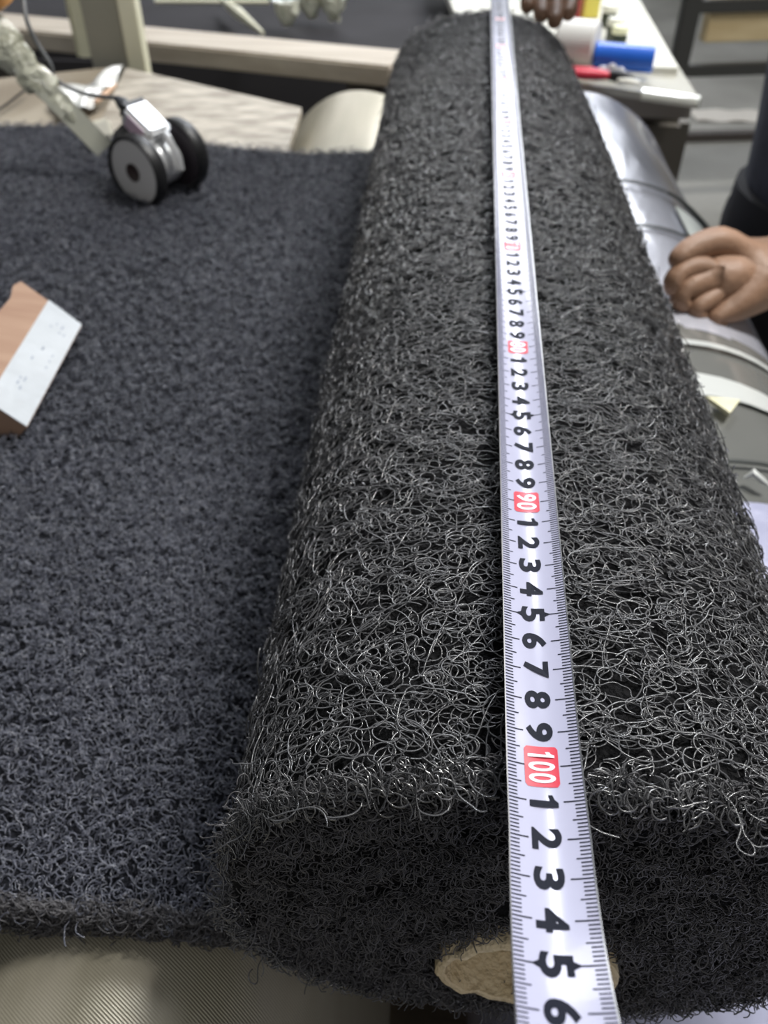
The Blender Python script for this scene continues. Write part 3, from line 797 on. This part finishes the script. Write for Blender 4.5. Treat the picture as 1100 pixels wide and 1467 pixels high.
# ================================================================= BACK RIGHT TABLE
te = 40.0
m_ttop = mat('cream_laminate', (.72, .70, .60), .3, col2=(.84, .83, .74), scale=5, coat=.3)
m_frame = mat('grey_table_frame', (.24, .22, .20), .5, .2, col2=(.30, .28, .26), scale=4)
c1 = Vector(E(at_e(972, 97, te))); c2 = Vector(E(at_e(912, -8, te)))
tb = root('side_table', 'cream topped table with tools standing behind the wrapped silver roll', 'table', (c1.x - .2, c1.y + .5, 0))
far_dir = (c2 - c1).normalized(); leftd = Vector((-1, .06, 0)).normalized()
a_, b_ = c1, c1 + far_dir * 1.1; d_ = c1 + leftd * .36; cc_ = b_ + leftd * .5
mb = MB().grid(lambda u, v: (a_ * (1 - u) + b_ * u) * (1 - v) + (d_ * (1 - u) + cc_ * u) * v, 2, 2, thick=(0, 0, -.02)); part('table_top', mb, m_ttop, tb, False)
g1_ = Vector(E(at_e(1003, 143, te + 1))); g2_ = Vector(E(at_e(818, 118, te + 1)))
mb = MB().grid(lambda u, v: (g1_ * (1 - u) + g2_ * u) * (1 - v) + (b_ * (1 - u) + (cc_) * u - Vector((0, 0, .021))) * v, 2, 2, thick=(0, 0, -.012))
part('lower_shelf', mb, mat('grey_glass_shelf', (.50, .49, .42), .2, col2=(.60, .58, .50), scale=3, coat=.6), tb, False)
ed = (g2_ - g1_)
part('shelf_edge', MB().tube([g1_ - Vector((0, .0, .004)), g1_ + ed * .43 - Vector((0, .0, .004))], .010, 8), mat('bright_edge', (.85, .86, .78), .15, coat=1), tb)
part('apron', MB().box((g1_ + g2_) / 2 + Vector((-.045, .03, -.028)), (.30, .03, .035), rotz(-.04)), m_frame, tb, False)
cab = (g1_ + g2_) / 2
part('side_panel', MB().box((cab.x - .05, cab.y + .30, (cab.z - .05) / 2), (.36, .46, cab.z - .06)), mat('shaded_brown', (.10, .09, .075), .6), tb, False)  # brown darkened in colour for the shade under the table
# things on it
def on_t(px, py): return Vector(E(at_e(px, py, te)))
t0, t1 = on_t(850, 98), on_t(933, 105); rt = .021
o = part('blue_tube', MB().lathe(t0 + Vector((0, 0, rt)), (t1 - t0), [(rt * .8, 0), (rt, 0), (rt, (t1 - t0).length), (rt * .8, (t1 - t0).length), (rt * .8, 0)], 32), mat('blue_plastic', (.02, .13, .62), .35), None, base=t0)
tag(o, 'short bright blue tube lying on the cream table', 'tube')
t0, t1 = on_t(798, 97), on_t(853, 103); rt = .036
o = part('white_cup', MB().lathe(t0 + Vector((0, .03, rt)), (t1 - t0), [(.0001, 0), (rt * .9, 0), (rt, .004), (rt, (t1 - t0).length * .95), (rt * .9, (t1 - t0).length), (.0001, (t1 - t0).length)], 32), mat('white_plastic', (.72, .71, .68), .4), None, base=t0)
tag(o, 'thick white cylinder lying next to the blue tube', 'cylinder')
t0, t1 = on_t(812, 108), on_t(872, 116)
pl = root('red_pliers', 'red handled pliers lying in front of the blue tube', 'pliers', (t0 + t1) / 2)
pd = (t1 - t0).normalized(); pp = Vector((-pd.y, pd.x, 0)); zt = Vector((0, 0, .009))
part('handle', MB().tube([t0 + zt, (t0 + t1) / 2 + pp * .004 + zt, t1 + zt], [.006, .008, .006], 10), m_red, pl)
part('handle', MB().tube([t0 - pp * .022 + zt, (t0 + t1) / 2 - pp * .016 + zt, t1 - pp * .003 + zt], [.006, .008, .006], 10), m_red, pl)
part('jaw', MB().tube([t1 + zt, t1 + pd * .018 + zt, t1 + pd * .04 + zt], [.008, .010, .003], 10), m_black, pl)
t0, t1 = on_t(884, 120), on_t(915, 124)
o = part('white_strip', MB().tube([t0 + Vector((0, 0, .006)), (t0 + t1) / 2 + Vector((0, 0, .007)), t1 + Vector((0, 0, .006))], [.004, .006, .004], 10, sy=.6), m_cream_plast, None, base=t0); tag(o, 'slim white strip lying right of the red pliers', 'strip')
o = part('crumpled_wrapper', MB().tube(smooth_path([on_t(857, 106) + Vector((0, 0, .006)), on_t(872, 104) + Vector((0, -.01, .012)), on_t(888, 108) + Vector((0, 0, .008)), on_t(900, 113) + Vector((0, 0, .004))], 4), [.004 + .002 * math.sin(k * 1.7) for k in range(13)], 8), mat('pale_plastic', (.6, .6, .64), .2, coat=.6), None, base=on_t(857, 106))
tag(o, 'twist of clear plastic wrapper in front of the blue tube', 'wrapper')
m_bot = mat('dark_bottle', (.05, .06, .04), .25); m_capy = mat('pale_yellow_cap', (.82, .82, .55), .4); m_capw = mat('cream_cap', (.82, .81, .70), .4)
for i, (px, py, capm, lb) in enumerate(((870, 38, m_capw, 'farthest of three small dark bottles with pale caps on the table'), (878, 58, m_capw, 'middle small dark bottle with pale cap on the table'), (884, 70, m_capy, 'small dark bottle with a yellow cap, nearest the blue tube'))):
    g = on_t(px, py); bt = root('small_bottle', lb, 'bottle', g, 'small capped bottles on the table')
    part('bottle_body', MB().lathe(g, (0, 0, 1), [(.0001, 0), (.014, 0), (.015, .002), (.015, .022), (.012, .027), (.0001, .027)], 24), m_bot, bt)
    part('cap', MB().lathe(g, (0, 0, 1), [(.0001, .026), (.0145, .026), (.0155, .028), (.0155, .036), (.014, .038), (.0001, .038)], 24), capm, bt)
g = on_t(842, 26); o = part('yellow_box', MB().box(g + Vector((0, .02, .03)), (.035, .05, .06), rotz(.2)), mat('yellow_card', (.75, .66, .13), .5), None, False, base=g); tag(o, 'small yellow box at the back of the cream table', 'box')
g = on_t(824, 30); o = part('red_box', MB().box(g + Vector((-.01, .02, .03)), (.028, .05, .06), rotz(.2)), mat('dark_red_card', (.35, .05, .05), .5), None, False, base=g); tag(o, 'small dark red box standing left of the yellow box', 'box')

# steel rack with planks far right
rk = root('steel_rack', 'dark steel rack holding wooden planks at the top right', 'rack', Vector(E(at_e(972, 85, 110))))
m_rack = mat('rack_steel', (.035, .035, .033), .5)
re_ = 75.0
U0 = Vector(E(at_e(972, 92, re_))); U1 = Vector(E(at_e(978, 10, re_)))
rd = (Vector(E(at_e(1160, 86, re_))) - U0).normalized(); rd.z = 0
for off_ in (0, .75, 1.5):
    q = U0 + rd * off_; part('upright', MB().box((q.x, q.y, q.z / 2 + .25), (.055, .055, q.z + .5)), m_rack, rk, False)
for zz in (0, .34, .62):
    q = U0 + rd * .75; part('crossbar', MB().box((q.x, q.y, U0.z + zz * .55 - .02), (1.5, .035, .035), rotz(math.atan2(rd.y, rd.x))), m_rack, rk, False)
m_plk = mat('yellow_plank', (.52, .40, .22), .6, col2=(.66, .54, .33), scale=3, stretch=(1, 6, 6))
for k, (dy, zz, lb) in enumerate(((.04, .10, 'lower yellow wooden plank resting in the steel rack'), (.04, .285, 'upper yellow wooden plank resting in the steel rack'))):
    q = U0 + rd * .8 + Vector((0, .1, 0)); o = part('plank', MB().box((q.x, q.y + dy, U0.z + zz), (1.4, .05, .13), rotz(math.atan2(rd.y, rd.x))), m_plk, None, False, base=(q.x, q.y + dy, U0.z + zz))
    tag(o, lb, 'plank')
# pipe along the floor
f0, f1 = Vector(E(at_e(930, 193, 127))), Vector(E(at_e(1180, 186, 127)))
o = part('floor_rail', MB().box((f0 + f1) / 2 - Vector((0, 0, .012)), ((f1 - f0).length, .06, .035), rotz(math.atan2((f1 - f0).y, (f1 - f0).x))), mat('dark_rail', (.06, .05, .045), .6), None, False, base=(f0 + f1) / 2)
tag(o, 'dark rail lying on the concrete floor behind the worker', 'rail')
for k, (px, py, s_) in enumerate(((925, 202, .30), (1045, 165, .36))):
    g = Vector(E(at_e(px, py, 129.2))); mb = MB().grid(lambda u, v: g + Vector(((u - .5) * s_, (v - .5) * .18, .004 * math.sin(u * 14 + v * 9))), 12, 6, thick=(0, 0, -.003))
    o = part('floor_scrap', mb, mat('pale_scrap', (.62, .58, .52), .5), None, base=g); tag(o, 'pale flat scrap on the floor left of the dark rail' if k == 0 else 'pale flat scrap on the floor beyond the dark rail', 'scrap')

# ================================================================= WORKER
m_skin = mat('skin', (.27, .155, .095), .55, col2=(.34, .195, .12), scale=30, bump=.15, bscale=120)
m_jacket = mat('navy_cloth', (.028, .031, .045), .8, col2=(.045, .05, .07), scale=20, bump=.3, bscale=60)
m_trous = mat('black_cloth', (.015, .015, .018), .85)
def skin_obj(name, chains, m, parent, sub=2, rootidx=0):
    """chains: list of lists of (point(world), radius); points closer than 1e-5 are shared"""
    org = wloc(parent); vs = []; rs = []; es = []; idx = {}
    for ch in chains:
        prev = None
        for p, r in ch:
            key = tuple(round(c, 4) for c in p)
            if key not in idx: idx[key] = len(vs); vs.append(Vector(p) - org); rs.append(r)
            i = idx[key]
            if prev is not None and prev != i: es.append((prev, i))
            prev = i
    me = bpy.data.meshes.new(name); me.from_pydata(vs, es, []); o = bpy.data.objects.new(name, me); C.objects.link(o)
    sk = o.modifiers.new('skin', 'SKIN'); sk.use_smooth_shade = True
    for i, d in enumerate(me.skin_vertices[0].data):
        d.radius = (rs[i], rs[i]) if not hasattr(rs[i], '__len__') else rs[i]; d.use_root = (i == rootidx)
    ss_ = o.modifiers.new('sub', 'SUBSURF'); ss_.levels = sub; ss_.render_levels = sub
    dg = bpy.context.evaluated_depsgraph_get(); dg.update()
    m2 = bpy.data.meshes.new_from_object(o.evaluated_get(dg)); bpy.data.objects.remove(o)
    m2.name = name; m2.materials.clear(); m2.materials.append(m); m2.polygons.foreach_set('use_smooth', [True] * len(m2.polygons))
    o = bpy.data.objects.new(name, m2); C.objects.link(o); o.parent = parent; return o
person = root('person', 'worker in dark navy jacket reaching over the rolls with both bare hands', 'person', P(56, 108, 130))
Z = lambda px, py, d: tuple(Vector(E(at_z(px, py, d))))
pel = tuple(P(51.5, 108, 40)); belly = tuple(P(50.5, 108, 26)); chest = tuple(P(46.5, 108, 5)); neckb = tuple(P(42.5, 108, -14)); neck = tuple(P(39.5, 108, -21)); head = tuple(P(35.5, 108, -31)); crown = tuple(P(34.5, 108, -41))
# left hand (near the camera side, right edge of the photograph)
wrist = Z(1117, 390, 75.75); palm = Z(1067, 393, 74); palm2 = Z(1039, 394, 71.75)
elbow = tuple(P(56.5, 84, 24)); sh = tuple(P(46.5, 88, -8))
ch_body = [[(pel, .12), (belly, .115), (chest, .125), (neckb, .07), (neck, .055), (head, .085), (crown, .06)],
           [(chest, .125), (sh, .06), (elbow, .045), (wrist, .029), (palm, (.032, .027)), (palm2, (.030, .024))]]
heel = Z(1061, 430, 71.25)
ch_body += [[(palm, (.032, .027)), (heel, .024)],
            [(palm, (.032, .027)), (Z(1035, 343, 70.75), 0.0157), (Z(1001, 352, 70), 0.0123), (Z(977, 365, 69.5), 0.0106), (Z(961, 381, 69.25), 0.0078)],
            [(palm2, (.030, .024)), (Z(1015, 383, 70.25), 0.0129), (Z(981, 385, 69.5), 0.0106), (Z(961, 401, 69.25), 0.0101), (Z(967, 426, 69.75), 0.0084)],
            [(palm2, (.030, .024)), (Z(1015, 405, 70.25), 0.0129), (Z(981, 412, 69.5), 0.0112), (Z(969, 432, 69.65), 0.0101), (Z(987, 444, 70.25), 0.0084)],
            [(palm2, (.030, .024)), (Z(1021, 426, 70.5), 0.0123), (Z(995, 437, 69.75), 0.0106), (Z(991, 450, 70.05), 0.0095), (Z(1013, 452, 70.75), 0.0078)],
            [(heel, .024), (Z(1039, 448, 70.5), 0.0118), (Z(1019, 455, 70.15), 0.0095), (Z(1023, 464, 70.55), 0.0084), (Z(1041, 461, 71.15), 0.0073)]]
# right hand holding the tape at the far end of the roll
sh2 = tuple(P(46.5, 127, -8)); el2 = tuple(P(36.5, 122, 12)); wr2 = Z(850, -62, 97); pa2 = Z(808, -34, 95); pb2 = Z(793, -16, 93.5)
ch_body += [[(chest, .125), (sh2, .06), (el2, .045), (wr2, .028), (pa2, (.034, .026)), (pb2, (.032, .024))],
            [(pb2, (.032, .024)), (Z(812, -4, 92), .0105), (Z(818, 12, 90.5), .009), (Z(812, 24, 89.5), .0075)],
            [(pb2, (.032, .024)), (Z(794, 4, 91.5), .011), (Z(797, 22, 90), .0095), (Z(793, 35, 89), .008)],
            [(pb2, (.032, .024)), (Z(776, 4, 91.5), .011), (Z(775, 18, 90), .0095), (Z(776, 27, 89), .0075)],
            [(pb2, (.032, .024)), (Z(759, -4, 92), .0105), (Z(755, 6, 90.6), .0085), (Z(755, 15, 89.8), .007)],
            [(pa2, (.034, .026)), (Z(775, -38, 92.5), .012), (Z(752, -26, 91), .010), (Z(738, -14, 90), .008)]]
for sgn, aa_ in ((-1, 99), (1, 117)):
    ch_body += [[(pel, .12), (tuple(P(51.5, aa_, 50)), .085), (tuple(P(50.5, aa_, 84)), .055), (tuple(P(52.5, aa_, 120)), .038), (tuple(P(50.5, aa_, 127)), .035), (tuple(P(38.5, aa_, 128)), .025)]]
body = skin_obj('body', ch_body, m_skin, person)
k_ = 1.12
skin_obj('jacket', [[(tuple(P(53, 108, 52)), .15), (tuple(P(52.5, 108, 42)), .15), (tuple(P(52, 108, 26)), .15), (tuple(P(48, 108, 5)), .155), (tuple(P(43.5, 108, -12)), .085)],
                    [(tuple(P(48, 108, 5)), .155), (tuple(P(47.5, 88, -8)), .08), (tuple(P(57.5, 84, 24)), .065), (tuple(Vector(elbow) * .35 + Vector(wrist) * .65), .05)],
                    [(tuple(P(48, 108, 5)), .155), (tuple(P(47.5, 127, -8)), .08), (tuple(P(37.5, 122, 11)), .064), (tuple(Vector(el2) * .45 + Vector(wr2) * .55), .048)]], m_jacket, person)
mb = MB()
for y_ in (99.5, 116.5):
    mb.tube([P(51.5, y_ + (108 - y_) * .25, 47), P(51.5, y_, 58), P(51, y_, 84), P(51.5, y_, 104), P(52, y_, 124)], [.125, .115, .085, .070, .064], 24)
mb.tube([P(51.5, 108, 40), P(51.5, 108, 50), P(51.5, 108, 60)], [.14, .145, .12], 24)
part('trousers', mb, m_trous, person)
mb = MB().lathe(P(36, 108, -37), (-.1, 0, 1), [(.100, -.02), (.102, .02), (.085, .06), (.045, .085), (.0001, .09)], 24); part('hair', mb, m_black, person)
for s_ in (-1, 1):
    part('eye', MB().lathe(P(27.3, 108 + 3.2 * s_, -31), (-1, 0, 0), [(.012, 0), (.009, .006), (.0001, .009)], 12), mat('eye_white', (.7, .7, .7), .2), person)
    part('ear', MB().lathe(P(35.5, 108 + 8.6 * s_, -29), (0, s_, 0), [(.022, 0), (.024, .005), (.015, .010), (.0001, .008)], 12), m_skin, person)
part('nose', MB().tube([P(27.1, 108, -31.5), P(25.1, 108, -27.6), P(26.9, 108, -26.4)], [.005, .012, .008], 10), m_skin, person)
part('mouth', MB().tube([P(27.5, 105.8, -23.2), P(26.7, 108, -23.2), P(27.5, 110.2, -23.2)], [.003, .005, .003], 8), mat('lips', (.3, .11, .09), .5), person)
for s_ in (99, 117):
    part('shoe', MB().box(P(49, s_, 127), (.27, .10, .06), taper=.8, cut=.02), m_black, person)
